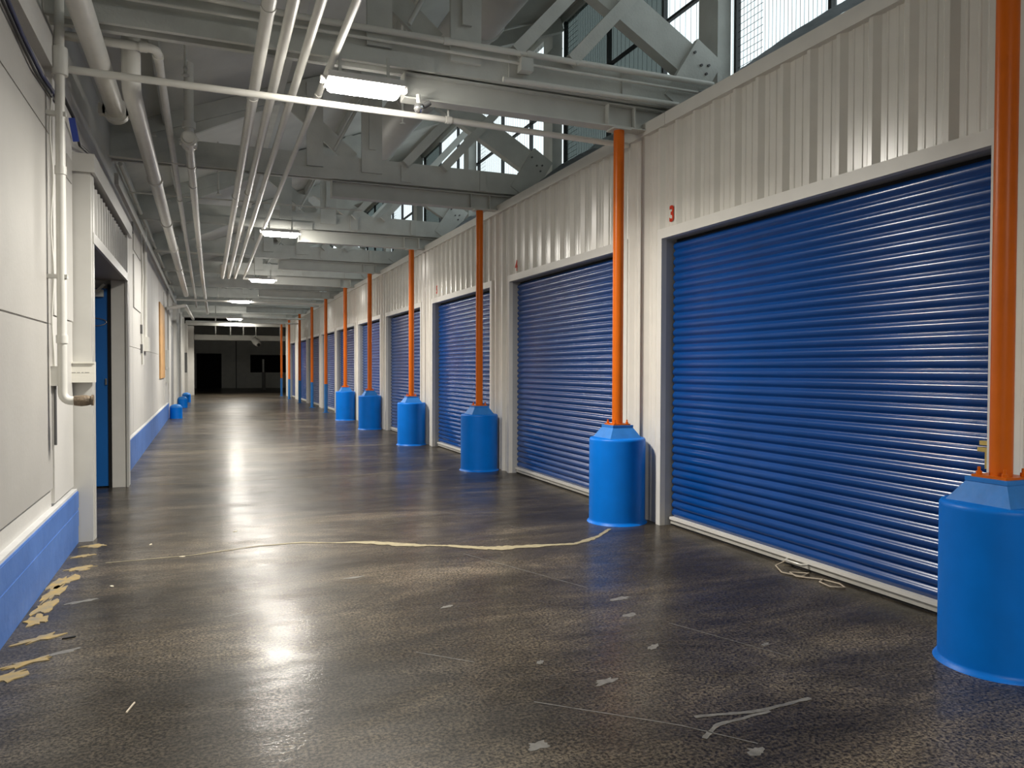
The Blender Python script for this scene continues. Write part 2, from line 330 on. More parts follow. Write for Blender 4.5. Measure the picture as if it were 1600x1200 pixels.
# portal around the doorway
PX = -0.93
po = empty('door_surround', (LX, 9.3, 0), 'white metal surround boxed out around the doorway in the left wall', 'door surround')
MB().box(LX, PX, 7.63, 7.715, 0, 3.25).build('jamb', M['surround'], po)
MB().box(PX - .02, PX + .006, 7.71, 7.80, 0, 3.25).build('corner_trim', M['surround'], po)
MB().box(-1.118, PX, 10.97, 11.22, 0, 3.25).build('jamb', M['trim'], po)  # far jamb coloured lighter than the near one to look better lit
MB().box(PX - .02, PX + .006, 10.94, 11.0, 0, 3.25).build('corner_trim', M['surround'], po)
MB().box(LX, PX + .035, 7.60, 11.30, 3.25, 3.41).build('cap_trim', M['surround'], po)
MB().box(-1.3, PX - .005, 7.715, 10.97, 2.655, 2.675).build('soffit', M['soffit'], po)
MB().box(PX - .015, PX + .012, 7.715, 10.97, 2.65, 2.745).build('header_trim', M['surround'], po)
def corrugated(y0, y1, z0, z1, x, sgn, pitch, depth, phase, minor=True):
    """trapezoid rib sheet; ribs stand out towards sgn"""
    top, sl = pitch * .12, pitch * .14; pts = []
    k0 = math.floor((y0 - phase) / pitch) - 1; k1 = math.ceil((y1 - phase) / pitch) + 1
    raw = []
    for k in range(k0, k1 + 1):
        c = phase + k * pitch
        raw += [(c - top / 2 - sl, 0), (c - top / 2, depth), (c + top / 2, depth), (c + top / 2 + sl, 0)]
        if minor:
            for q in (.36, .64):
                m = c + pitch * q; w = pitch * .045
                raw += [(m - w, 0), (m - w * .5, depth * .14), (m + w * .5, depth * .14), (m + w, 0)]
    def hh(y):
        for (a, ha), (b, hb) in zip(raw[:-1], raw[1:]):
            if a <= y <= b: return ha + (hb - ha) * (y - a) / max(1e-9, b - a)
        return 0
    ys = [(y0, hh(y0))] + [(y, h) for y, h in raw if y0 < y < y1] + [(y1, hh(y1))]
    vs = [(x + sgn * h, y, z) for y, h in ys for z in (z0, z1)]
    n = len(ys)
    return MB().add(vs, [(2 * i, 2 * i + 1, 2 * i + 3, 2 * i + 2) for i in range(n - 1)])
for y0, y1 in ((7.72, 8.8), (8.8, 9.88), (9.88, 10.97)):
    corrugated(y0, y1, 2.72, 3.19, PX - .03, 1, .20, .032, 7.85).build('header_panel', M['surround'], po)
MB().box(PX - .09, PX - .05, 7.72, 10.97, 3.0, 3.25).build('header_backing', M['dark'], po)
dl = empty('swing_door', (-1.20, 11.02, 0), 'blue swing door standing open inside the left doorway', 'door')
MB().box(-2.15, -1.16, 10.995, 11.04, .02, 2.55).build('door_leaf', M['doorleaf'], dl)
MB().box(-1.158, -1.122, 10.975, 11.04, 0, 2.6).build('door_edge', M['dark'], dl)
MB().box(-1.55, -1.20, 10.93, 10.995, 2.44, 2.53).build('door_closer', M['steel'], dl)
MB().bar((-1.28, 10.94, 2.5), (-1.18, 10.90, 2.60), .03, .03).build('closer_arm', M['steel'], dl)
MB().box(-1.19, -1.17, 10.97, 10.995, 1.32, 1.40).build('latch', M['chrome'], dl)
loop = [(-1.32 + .15 * math.cos(t), 10.98, 2.12 + .05 * math.sin(t)) for t in [2 * PI * i / 20 for i in range(21)]]
tag(MB().tube(loop, .006, 6).build('wire_loop', M['chrome'], origin=(-1.42, 10.98, 2.12)), 'pale wire loop hanging on the blue door in the left doorway', 'wire')

# ------------------------------------------------------------------ right wall: corrugated sheets, cap, casings
wr = empty('wall_right', (WX, 17, 0), 'white ribbed metal wall of the storage units', kind='structure')
iv = []; prev = -8.9
for n, y0, y1 in DOORS:
    iv.append((prev, y0 - .05, 0)); iv.append((y0 - .05, y1 + .05, HZ + .06)); prev = y1 + .05
iv.append((prev, YEND, 0))
for a, b, z0 in iv:
    k = max(1, round((b - a) / 0.855)); 
    for i in range(k):
        corrugated(a + (b - a) * i / k, a + (b - a) * (i + 1) / k, z0, 3.93, WX, -1, .285, .038, 4.168).build('sheet_panel', M['sheet'], wr)
MB().box(WX + .012, WX + .05, -8.9, 2.9, 0, 3.9).build('backing', M['dark'], wr)
y = -8.9
while y < YEND:
    y2 = min(YEND, y + 3.045); MB().box(4.125, 4.25, y + .003, y2 - .003, 3.90, 4.02).build('cap_trim', M['trim'], wr); y = y2
MB().box(4.15, 4.3, YEND, YEND + .12, 0, 4.02).build('end_trim', M['trim'], wr)
MB().box(4.25, 5.75, -8.9, YEND + .1, 3.86, 3.93).build('ceiling_units', M['dark'], kind='structure')
MB().box(5.55, 5.65, -8.9, YEND + .1, 0, 4.6).build('wall_units', M['dark'], kind='structure')
def number(txt, y, z, h=0.21, dx=0.012):
    c = bpy.data.curves.new('unit_number', 'FONT'); c.body = txt; c.size = h; c.extrude = 0.001; c.offset = 0.006; c.align_x = 'CENTER'; c.align_y = 'CENTER'
    o = bpy.data.objects.new('unit_number', c); COL.objects.link(o); c.materials.append(M['red'])
    o.parent = wr; o.rotation_euler = (PI / 2, 0, -PI / 2); o.scale = (.85, 1, 1); o.location = Vector((WX - dx, y, z)) - wloc(wr)
    o['label'] = 'red number %s painted above the door corner' % txt
number('3', 6.265, 3.03); number('4', 10.153, 3.01, dx=0.040); number('5', 14.30, 3.06)

# slat profile: one corrugation of the roll-up curtain
PITCHZ, NS = 0.077, 36
def slat_pts(n=10):
    out = []
    for i in range(n + 1):
        t = i / n; out.append((-0.0105 * (1 - math.cos(2 * PI * t)) - 0.0025 * (1 - math.cos(4 * PI * t)), t * PITCHZ))
    return out
def slat(mb, y0, y1, z):
    pr = slat_pts(); o = [(CX + dx, yy, z + dz) for dx, dz in pr for yy in (y0, y1)]
    mb.add(o, [(2 * i, 2 * i + 2, 2 * i + 3, 2 * i + 1) for i in range(len(pr) - 1)], True); return mb
for n, y0, y1 in DOORS:
    d = empty('door_%d' % n, (CX, (y0 + y1) / 2, 0), 'blue ribbed roll-up storage door ' + {3: 'numbered 3, the nearest and largest in view', 4: 'numbered 4, second from the camera', 5: 'numbered 5, third from the camera'}.get(n, 'set in the white wall, %s from the camera' % ORD[n - 3]), kind='structure')
    cas = MB().box(4.142, 4.20, y0 - .075, y0, 0, HZ); cas.build('casing', M['trim'], d)
    MB().box(4.142, 4.20, y1, y1 + .075, 0, HZ).build('casing', M['trim'], d)
    MB().box(4.142, 4.20, y0 - .075, y1 + .075, HZ, HZ + .095).build('header_trim', M['trim'], d)
    MB().box(4.20, CX + .05, y0 - .06, y0, 0, HZ).build('jamb', M['reveal'], d)
    MB().box(4.20, CX + .05, y1, y1 + .06, 0, HZ).build('jamb', M['reveal'], d)
    MB().box(4.20, CX + .05, y0 - .06, y1 + .06, HZ, HZ + .04).build('head_soffit', M['reveal'], d)
    MB().box(CX + .035, CX + .05, y0, y1, 0, HZ).build('backing', M['dark'], d)
    c0, c1 = y0 + .025, y1 - .025
    if n in (3, 4):
        cu = empty('curtain', d.location); cu.parent = d; cu.location = (0, 0, 0)
        first = slat(MB(), c0, c1, .085).build('slat', M['door'], cu)
        for k in range(1, 35):
            s2 = first.copy(); COL.objects.link(s2); s2.parent = cu; s2.location = first.location + Vector((0, 0, k * PITCHZ))
    else:
        mb = MB()
        for k in range(35): slat(mb, c0, c1, .085 + k * PITCHZ)
        mb.build('curtain', M['door'], d)
    MB().box(CX - .035, CX + .01, c0, c1, .018, .06).build('bottom_bar', M['zinc'], d)
    MB().box(CX - .05, CX + .01, c0, c1, .06, .085).build('bar_lip', M['trim'], d)
    MB().box(CX - .028, CX + .01, c0, c1, .0, .018).build('seal', M['dark'], d)
# handle and pull cord of door 3, brass latch
d3 = bpy.data.objects['door_3']
hd = MB().tube([(CX - .04, 4.72, .055), (CX - .085, 4.70, .05), (CX - .085, 4.53, .05), (CX - .04, 4.51, .055)], .011, 8).build('lift_handle', M['zinc'], d3)
MB().tube([(4.20, 4.70, .045), (4.12, 4.72, .008), (4.03, 4.55, .008), (4.08, 4.40, .008), (4.19, 4.44, .010), (4.08, 4.52, .010), (4.05, 4.42, .008), (4.17, 4.28, .008),
           (4.20, 4.15, .008), (4.16, 4.06, .008), (4.08, 4.12, .008), (4.10, 4.24, .009), (4.17, 4.28, .010)], .006, 6).build('pull_cord', M['rope'], d3)
lt = MB().box(4.215, 4.27, 3.05, 3.12, 1.10, 1.125).box(4.225, 4.27, 3.05, 3.14, 1.06, 1.085).box(4.235, 4.27, 3.05, 3.10, .96, 1.06).build('slide_latch', M['brass'], d3); lt['label'] = 'brass slide latch'
d4 = bpy.data.objects['door_4']
MB().box(4.16, 4.18, 7.015, 7.04, .05, 2.86).build('shadow_gap', M['dark'], d4)

# ------------------------------------------------------------------ columns with drum bases
G_COL = 'orange columns along the roll-up doors'
def drum_column():
    c = empty('support_column', (COLX, COLY[0], 0)); o = wloc(c); x, y = o.x, o.y
    r = .282
    MB().lathe((x, y, 0), [(r + .022, 0), (r + .014, .012), (r, .022), (r, .034), (r, .40), (r, .82), (r, .832), (r - .008, .846), (r - .02, .85), (.001, .852)], 48).build('drum', M['drum'], c)
    h0, h1 = .178, .112; z0, z1 = .85, .955
    vs = [(x + a * h0, y + b * h0, z0) for a, b in ((-1, -1), (1, -1), (1, 1), (-1, 1))] + [(x + a * h1, y + b * h1, z1) for a, b in ((-1, -1), (1, -1), (1, 1), (-1, 1))]
    mb = MB().add(vs, [(0, 1, 5, 4), (1, 2, 6, 5), (2, 3, 7, 6), (3, 0, 4, 7), (4, 5, 6, 7)])
    mb.box(x - h1 - .004, x + h1 + .004, y - h1 - .004, y + h1 + .004, z1, z1 + .022)
    mb.build('cap', M['cap'], c)
    MB().box(x - .095, x + .095, y - .095, y + .095, .977, .989).build('base_plate', M['orange'], c)
    for a in (-1, 1):
        for b in (-1, 1):
            MB().lathe((x + a * .07, y + b * .07, .989), [(.015, 0), (.015, .018), (.008, .018), (.008, .04), (.001, .042)], 8, False).build('bolt', M['orange'], c)
    MB().tube([(x, y, .985), (x, y, 3.935)], .054, 28).build('pole', M['orange'], c)
    MB().box(x - .10, x + .10, y - .08, y + .08, 3.925, 3.94).build('top_plate', M['steel'], c)
    return c
def bare_column():
    c = empty('support_column', (COLX, COLY[6], 0)); o = wloc(c); x, y = o.x, o.y
    MB().box(x - .10, x + .10, y - .10, y + .10, 0, .014).build('base_plate', M['lowblue'], c)
    MB().tube([(x, y, .012), (x, y, .99)], .058, 24).build('lower_pole', M['lowblue'], c)['label'] = 'blue painted foot of the pole'
    MB().tube([(x, y, .99), (x, y, 3.935)], .054, 24).build('pole', M['orange'], c)
    MB().box(x - .10, x + .10, y - .08, y + .08, 3.925, 3.94).build('top_plate', M['steel'], c)
    return c
pa, pb = drum_column(), bare_column()
for i, y in enumerate(COLY):
    if i == 0: c = pa
    elif i == 6: c = pb
    else: c = copy_tree(pa if i < 6 else pb)
    c.location = (COLX, y, 0)
    if i == 0: lb = 'nearest orange column on a blue drum base, cut off by the photo edge'
    elif i < 6: lb = 'orange column on a blue drum base, %s from the camera' % ORD[i]
    else: lb = 'slim orange column with a blue painted foot and no drum, %s' % ['nearest of its kind', 'second of its kind', 'middle of its kind', 'fourth of its kind', 'farthest of its kind'][i - 6]
    tag(c, lb, 'column', G_COL)

# ------------------------------------------------------------------ roof deck, trusses, steel beams
cl = MB()
t = .12
cl.add([(RX0, -9, RZ0), (RX1, -9, RZ1), (RX1, 44, RZ1), (RX0, 44, RZ0), (RX0, -9, RZ0 + t), (RX1, -9, RZ1 + t), (RX1, 44, RZ1 + t), (RX0, 44, RZ0 + t)],
       [(0, 1, 2, 3), (7, 6, 5, 4), (0, 4, 5, 1), (2, 6, 7, 3), (0, 3, 7, 4), (1, 5, 6, 2)])
cl = cl.build('ceiling', M['deck'], kind='structure'); tag(cl, 'sloping white painted roof deck over the corridor')
for x in (-.45, .95, 2.3, 3.6, 4.85):
    MB().box(x - .04, x + .04, -8.9, 43.9, roofz(x) - .17, roofz(x) - .02).build('purlin', M['timber'], cl)
def truss():
    o = empty('roof_truss', (2, 0, 4.17))
    for s in (-1, 1): MB().box(-1.1, 5.08, s * .085 - .03, s * .085 + .03, 4.19, 4.50).build('bottom_chord', M['timber'], o)
    MB().box(-1.1, 1.9, -.15, -.118, 4.17, 4.30).build('ledger', M['timber'], o)
    MB().bar((-1.1, 0, roofz(-1.1) - .10), (5.2, 0, roofz(5.2) - .16), .20, .13).build('top_chord', M['timber'], o)
    MB().bar((4.90, 0, 4.575), (2.5, 0, 5.96), .34, .14).build('web_diagonal', M['timber'], o)
    MB().bar((4.86, -.10, 4.83), (4.47, -.10, 4.215), .37, .07).build('gusset_plate', M['timber'], o)
    for dx, dz in ((4.74, 4.66), (4.83, 4.67), (4.80, 4.58), (4.66, 4.78)):
        MB().tube([(dx, -.135, dz), (dx, -.155, dz)], .014, 8).build('bolt', M['greyd'], o)
    MB().bar((2.67, -.17, 4.46), (4.70, -.17, 6.70), .12, .09).build('strut', M['timber'], o)
    MB().bar((3.24, -.17, 4.46), (5.1, -.17, 6.52), .12, .09).build('strut', M['timber'], o)
    MB().box(2.05, 2.34, -.155, -.115, 4.30, 5.75).build('post_board', M['timber'], o)
    MB().box(2.15, 2.24, -.19, -.155, 4.62, 5.6).build('post_cleat', M['timber'], o)
    MB().box(1.30, 1.52, -.155, -.12, 4.32, 5.45).build('post_board', M['timber'], o)
    MB().bar((1.95, .0, 4.5), (1.05, .0, 5.25), .20, .05).build('web_diagonal', M['timber'], o)
    MB().bar((-.55, 0, 4.5), (.75, 0, 5.12), .16, .07).build('web_diagonal', M['timber'], o)
    MB().tube([(1.66, -.18, 4.54), (2.05, -.18, 5.3)], .022, 8).build('tie_rod', M['steel'], o)
    MB().box(5.10, 5.27, .07, .41, 4.3, 7.0).build('end_post', M['timber'], o)
    MB().box(2.62, 2.76, -.135, -.115, 4.22, 4.45).build('splice_plate', M['steel'], o)
    MB().box(3.82, 3.92, -.135, -.115, 4.20, 4.48).build('splice_plate', M['steel'], o)
    return o
pt = truss()
def steelbeam():
    o = empty('steel_beam', (3.0, 0, 3.94)); x0, x1 = 1.655, 4.7
    MB().box(x0, x1, -.075, .075, 3.94, 3.953).build('bottom_flange', M['steel'], o)
    MB().box(x0, x1, -.075, .075, 4.155, 4.168).build('top_flange', M['steel'], o)
    MB().box(x0, x1, -.006, .006, 3.953, 4.155).build('web', M['steel'], o)
    for x in (COLX - .155, COLX + .145): MB().box(x - .006, x + .006, -.072, .072, 3.953, 4.155).build('stiffener', M['steel'], o)
    MB().box(x0 - .008, x0, -.075, .075, 3.94, 4.168).build('end_plate', M['steel'], o)
    return o
pb_ = steelbeam()
for i, y in enumerate(COLY):
    tr = pt if i == 0 else copy_tree(pt); sb = pb_ if i == 0 else copy_tree(pb_)
    tr.location = (2, y, 4.17); sb.location = (3.0, y, 3.94)
    pos = 'nearest' if i == 0 else ORD[i]
    tag(tr, 'white timber roof truss above the %s orange column' % pos, 'truss', 'roof trusses across the corridor')
    tag(sb, 'white steel beam resting on the %s orange column' % pos, 'beam', 'steel beams on the orange columns')

# ------------------------------------------------------------------ clerestory windows between the trusses
GX = 5.30
ys = [-8.9, -5.4, -1.35] + COLY
for i in range(len(ys) - 1):
    a, b = ys[i], ys[i + 1]
    w = empty('window_%d' % (i + 1), (GX, (a + b) / 2, 4.6), kind='structure')
    w['label'] = 'tall wired glass clerestory window bay number %d from the front' % (i + 1)
    MB().box(GX - .05, GX + .06, a, b, 4.42, 4.62).build('window_sill', M['steel'], w)
    MB().box(GX - .04, GX + .05, a, b, 7.0, 7.12).build('window_head', M['steel'], w)
    k = 3; fr = MB()
    for j in range(k):
        p0, p1 = a + (b - a) * j / k, a + (b - a) * (j + 1) / k
        MB().box(GX - .03, GX + .03, p0 - .02, p0 + .02, 4.62, 7.0).build('mullion', M['darksteel'], w)
        MB().box(GX - .002, GX + .002, p0 + .02, p1 - .02, 4.62, 7.0).build('pane', M['greyglass'] if (i in (4, 8) and j in (1, 2)) or (i == 6 and j == 2) else M['glass'], w)
        if i >= 2 and i < 8 and j in (0, 1, 2):
            g = MB(); yy = p0 + .06
            while yy < p1 - .03: g.box(GX - .012, GX - .009, yy - .0016, yy + .0016, 4.62, 7.0); yy += .055 if j == 2 else .11
            zz = 4.68
            if j == 2:
                while zz < 7: g.box(GX - .012, GX - .009, p1 - .42, p1 - .03, zz - .0022, zz + .0022); zz += .075
            g.build('wire_mesh', M['darksteel'], w, kind='stuff')
    MB().box(GX - .025, GX + .025, a, b, 5.80, 5.835).build('transom', M['darksteel'], w)
# insulation blanket hanging along the sill
def blanket(y0, y1, seed, lab):
    rnd = random.Random(seed); nu, nv = 40, 7; vs = []
    for i in range(nu + 1):
        y = y0 + (y1 - y0) * i / nu
        for j in range(nv + 1):
            t = j / nv; s = .09 * noise.noise(Vector((y * 2.1, t * 2.5, seed))) + .05 * noise.noise(Vector((y * 6, t * 5, seed + 9)))
            x = 5.22 - .62 * t + s; z = 4.74 - .40 * t - .10 * math.sin(PI * t) + s * .9 + .05 * math.sin(y * 2.3 + seed)
            vs.append((x, y, z))
    n = nv + 1
    o = MB().add(vs, [(i * n + j, (i + 1) * n + j, (i + 1) * n + j + 1, i * n + j + 1) for i in range(nu) for j in range(nv)], True).build('insulation_blanket', M['foil'], origin=(5.0, (y0 + y1) / 2, 4.5))
    tag(o, lab, 'insulation blanket', 'crumpled foil blankets under the skylights')
blanket(2.95, 6.55, 3, 'crumpled grey foil blanket under the nearest skylight above door 3')
blanket(7.25, 10.75, 5, 'crumpled grey foil blanket under the second skylight above door 4')
blanket(11.4, 14.8, 8, 'crumpled grey foil blanket under the third skylight above door 5')

# big round duct
du = empty('air_duct', (2.68, 8, 5.24), 'large round white duct running between the roof trusses', 'duct')
MB().tube([(2.68, 4.6, 5.24), (2.68, 7.6, 5.24)], .27, 32).build('duct_section', M['duct'], du)
MB().tube([(2.68, 7.6, 5.24), (2.68, 12.6, 5.24)], .27, 32).build('duct_section', M['duct'], du)
for y in (5.9, 7.6, 10.2, 12.6): MB().lathe((0, 0, 0), [(.27, -.02), (.295, -.02), (.295, .02), (.27, .02)], 32)
for y in (5.9, 7.6, 10.2, 12.6): MB().tube([(2.68, y - .02, 5.24), (2.68, y + .02, 5.24)], .292, 32).build('flange_ring', M['duct'], du)

# ------------------------------------------------------------------ pipes
def pipe(name, pts, r, label, joints=(), n=14, m='pipe', group=None, cat='pipe', rj=1.22):
    o = MB().tube(pts, r, n).build(name, M[m], origin=pts[len(pts) // 2])
    for (p, ax) in joints:
        p = Vector(p); ax = Vector(ax)
        MB().tube([p - ax * .03, p + ax * .03], r * rj, n).build('coupling', M[m], o)
    return tag(o, label, cat, group)
Yv, Xv, Zv = (0, 1, 0), (1, 0, 0), (0, 0, 1)
# large roof pipe ending in a clamp
p1 = pipe('drain_pipe', [(-.78, -3, 4.05), (-.80, 8.42, 4.05)], .083, 'thick white pipe overhead on the left, ending in a bolted clamp', [((-.79, 5.2, 4.05), Yv)], 20)
MB().tube([(-.80, 8.37, 4.05), (-.80, 8.47, 4.05)], .118, 20).build('clamp', M['pipe'], p1)
for s in (-1, 1): MB().box(-.80 + s * .122 - .03, -.80 + s * .122 + .03, 8.37, 8.47, 4.0, 4.10).build('clamp_lug', M['pipe'], p1)
MB().tube([(-.675, 8.35, 4.055), (-.675, 8.50, 4.055)], .014, 8).build('bolt', M['steel'], p1)
pipe('drain_pipe', [(-.566, 7.15, 4.765)] + elbow((-.566, 7.15, 4.5), (-.566, 7.15, 3.86), (-.566, 9, 3.86), .16) + [(-.566, 26.4, 3.86)], .075, 'thick white pipe along the ceiling behind the clamped one', [((-.566, y, 3.86), Yv) for y in (10.4, 13.4, 16.2, 19.4)], 18)
pipe('water_pipe', [(-1.04, 7.0, 4.178)] + elbow((-1.02, 7.0, 4.178), (-.36, 7.0, 4.178), (-.355, 8.2, 4.13), .09) + [(-.345, 11, 4.07), (-.33, 34, 4.05)], .036,
     'white pipe leaving the left wall and bending to run along the ceiling', [((-.46, 7.0, 4.178), Xv), ((-.36, 7.15, 4.172), Yv), ((-.345, 12.5, 4.06), Yv)])
vp = pipe('valve_pipe', [(-.157, 9.15, 4.88)] + elbow((-.157, 9.15, 5), (-.157, 9.15, 4.05), (-.15, 10, 4.05), .12) + [(-.12, 15.6, 4.05), (-.06, 24, 4.05), (.10, 38, 4.05)], .05,
          'white pipe dropping to a round valve and running down the corridor', [((-.152, 10.3, 4.05), Yv), ((-.15, 11.4, 4.05), Yv), ((-.12, 17, 4.05), Yv)])
MB().tube([(-.157, 9.10, 4.05), (-.157, 9.34, 4.05)], .085, 18).build('valve_body', M['pipe'], vp)
MB().tube([(-.157, 9.06, 4.05), (-.157, 9.11, 4.05)], .06, 16).build('valve_cap', M['pipe'], vp)
MB().tube([(-.157, 9.15, 4.17), (-.157, 9.15, 4.24)], .07, 16).build('valve_collar', M['pipe'], vp)
for k in range(6):
    a = k * PI / 3 + .3; MB().box(-.157 + .088 * math.cos(a) - .014, -.157 + .088 * math.cos(a) + .014, 9.20, 9.26, 4.05 + .088 * math.sin(a) - .014, 4.05 + .088 * math.sin(a) + .014).build('valve_bolt', M['pipe'], vp)
G4 = 'four parallel ceiling pipes'
for i, (xa, xb, r, jy) in enumerate([(.405, .45, .048, (5.6, 7.5, 11.9)), (.555, .61, .041, (5.3, 7.4, 11.6)), (.737, .775, .035, (7.3, 11.4)), (.96, 1.0, .030, (7.2,))]):
    pts = [(xa, -4, 4.05), (xa + (xb - xa) * .5, 12, 4.05)]
    ye = 22.75
    if i < 3: pts += elbow((xb, 20, 4.05), (xb, ye, 4.05), (xb, ye, 5), .10) + [(xb, ye, 4.4)]
    else: pts += elbow((xb, 20, 4.05), (xb, ye, 4.05), (2, ye - .2, 4.05), .12) + [(1.35, ye - .0, 4.04)]
    pipe('ceiling_pipe', pts, r, 'ceiling pipe, %s of the four parallel ones' % ['thickest and nearest the left wall', 'second thickest', 'third thickest', 'thinnest, bending towards a lamp'][i],
         [((xa + (xb - xa) * .3, y, 4.05), Yv) for y in jy], 14, group=G4, rj=1.12)
cp = pipe('cross_pipe', [(-1.0, 6.69, 3.81), (2.12, 6.98, 3.897), (4.13, 7.02, 3.885)], .029, 'slim white pipe crossing the corridor just under the nearest lamp', [((2.15, 6.98, 3.897), Xv)], 14)
MB().tube([(2.15, 6.98, 3.86), (2.15, 6.98, 4.02)], .012, 8).build('hanger', M['steel'], cp)
pipe('cross_pipe', [(-.94, 6.55, 4.492), (.80, 6.55, 4.44), (2.0, 6.55, 4.445), (4.85, 6.55, 4.46)], .028, 'white pipe along the top of the second truss', [((2.0, 6.55, 4.445), Xv), ((2.8, 6.55, 4.449), Xv)])
pipe('conduit', [(-.94, 6.56, 4.36), (4.7, 6.56, 4.36)], .014, 'thin conduit below the white pipe on the second truss', [], 8, cat='conduit')
pipe('cross_pipe', [(2.55, 6.58, 4.20), (4.45, 6.58, 4.215)], .024, 'short white pipe low on the second truss beside the skylight', [], 12)
jb = MB().box(2.70, 2.82, 6.50, 6.60, 4.28, 4.40).build('junction_box', M['steel'], origin=(2.76, 6.55, 4.3)); tag(jb, 'small white junction box on the conduit of the second truss', 'junction box')
# far cross pipes carrying lamps
for i, (y, z, x0, x1) in enumerate([(27.6, 3.80, -.9, 4.0), (33.6, 3.63, -.8, 4.05), (34.9, 3.50, -.75, 3.9)]):
    pipe('cross_pipe', [(x0, y, z), (x1, y, z)], .035, ['white pipe crossing the corridor under the fourth lamp', 'white pipe crossing the corridor between the fourth and fifth lamps', 'farthest white pipe crossing the corridor, just before the fifth lamp'][i], [((1.0, y, z), Xv)], 10, group='far crossing pipes')
for k, (y, z) in enumerate([(27.6, 3.80), (33.6, 3.63), (34.9, 3.50)]):
    cpo = [o for o in bpy.data.objects if o.name.startswith('cross_pipe') and abs(o.location.y - y) < .01][0]
    for x in (.4, 2.6): MB().tube([(x, y, z), (x, y, roofz(x) - .02)], .010, 6).build('hanger_rod', M['steel'], cpo)
pipe('drop_pipe', [(-1.05, 24.2, 3.25), (-.72, 24.4, 3.33)] + elbow((-.72, 24.4, 3.33), (-.55, 24.5, 3.38), (-.5, 29, 3.36), .08) + [(-.42, 31, 3.36)], .05, 'pipe bending out of the left wall beside the plywood sheet', [], 10)
pipe('conduit', [(4.10, 24.6, 3.92), (4.10, 24.6, 3.30), (4.10, 24.2, 3.22)], .03, 'white conduit bent down the ribbed wall beyond door 7', [], 8, cat='conduit')
# vertical pipe on the left wall
vpp = pipe('standpipe', [(-.99, 6.52, 4.5), (-.99, 6.52, 1.42)] + elbow((-.99, 6.52, 2), (-.99, 6.52, 1.29), (0, 6.52, 1.29), .07) + [(-.90, 6.52, 1.29)], .033, 'white standpipe on the left wall ending in an elbow', [((-.99, 6.52, 3.0), Zv), ((-.99, 6.52, 1.75), Zv)])
MB().tube([(-.99, 6.52, 3.70), (-.99, 6.52, 3.90)], .055, 14).build('tee', M['pipe'], vpp)
MB().tube([(-.915, 6.52, 1.29), (-.87, 6.52, 1.29), (-.83, 6.52, 1.292), (-.79, 6.52, 1.292)], [.036, .042, .040, .028], 12).build('outlet', M['rust'], vpp)['label'] = 'bare rusty outlet nipple'
MB().tube([(-.80, 6.52, 1.292), (-.785, 6.52, 1.292)], .043, 7).build('outlet_collar', M['rust'], vpp)
for z in (3.4, 2.2): MB().box(LX, -.95, 6.495, 6.545, z, z + .03).build('pipe_clip', M['pipe'], vpp)
# small fittings on the near left wall
tag(MB().box(-1.118, -.90, 7.54, 7.63, 1.41, 1.575).build('sign_box', M['whitebox'], origin=(-1.0, 7.58, 1.41)), 'white box sign with a faint line of print beside the doorway', 'sign')
sg = bpy.data.objects['sign_box']
for x0, x1 in ((-1.075, -1.045), (-1.035, -1.012), (-1.0, -.985), (-.975, -.94)): MB().box(x0, x1, 7.538, 7.541, 1.493, 1.499).build('print_line', M['ink'], sg)
MB().box(-1.118, -.90, 7.525, 7.63, 1.575, 1.59).build('top_edge', M['whitebox'], sg)
jb2 = MB().box(LX, -1.03, 6.62, 6.70, 1.40, 1.55).build('switch_box', M['pipe'], origin=(-1.06, 6.66, 1.40)); tag(jb2, 'small white switch box behind the standpipe', 'switch box')
MB().tube([(-1.06, 6.66, 1.40), (-1.06, 6.66, .95)], .010, 8).build('conduit_tail', M['greyd'], jb2)
wv = [(-1.065 + .008 * math.sin(z * 9), 6.63 + .012 * math.sin(z * 7), z) for z in [1.55 + .1 * k for k in range(22)]]
tag(MB().tube(wv, .006, 6).build('wire', M['pipe'], origin=(-1.065, 6.63, 2.5)), 'thin wavy white wire running up beside the standpipe', 'wire')
tag(MB().tube([(-1.06, 4.0, 3.72), (-1.05, 5.2, 3.66), (-1.05, 5.586, 3.61), (-1.05, 6.2, 3.58), (-1.05, 6.85, 3.62)], .015, 8).build('cable', M['cable'], origin=(-1.05, 5.5, 3.6)), 'dark blue cable sagging along the top of the left wall', 'cable')
tag(MB().tube([(-1.06, 4.0, 3.68), (-1.06, 5.2, 3.62), (-1.06, 6.0, 3.545), (-1.06, 6.85, 3.58)], .010, 8).build('cable', M['blackcable'], origin=(-1.06, 5.5, 3.6)), 'thin black cable hanging below the dark blue one', 'cable')
tag(MB().tube([(-1.05, 6.95, 3.72), (-1.0, 7.2, 3.6), (-1.02, 7.7, 3.5), (-1.05, 8.4, 3.62), (-1.05, 9.8, 3.60), (-1.05, 11.5, 3.72), (-1.05, 13.4, 3.66)], .014, 8).build('cable', M['blackcable'], origin=(-1.05, 9, 3.6)), 'black cable draped above the doorway surround', 'cable')
tag(MB().bar((-1.01, 7.2, 3.59), (-.985, 7.24, 3.41), .045, .03).build('strap', M['bluestrap'], origin=(-1.0, 7.2, 3.41)), 'blue strap hanging beside the standpipe near the ceiling', 'strap')
tag(MB().box(LX, -1.06, 7.30, 7.55, 3.12, 3.32).build('cover_plate', M['panel'], origin=(-1.08, 7.4, 3.12)), 'white cover plate on the wall next to the doorway surround', 'cover plate')
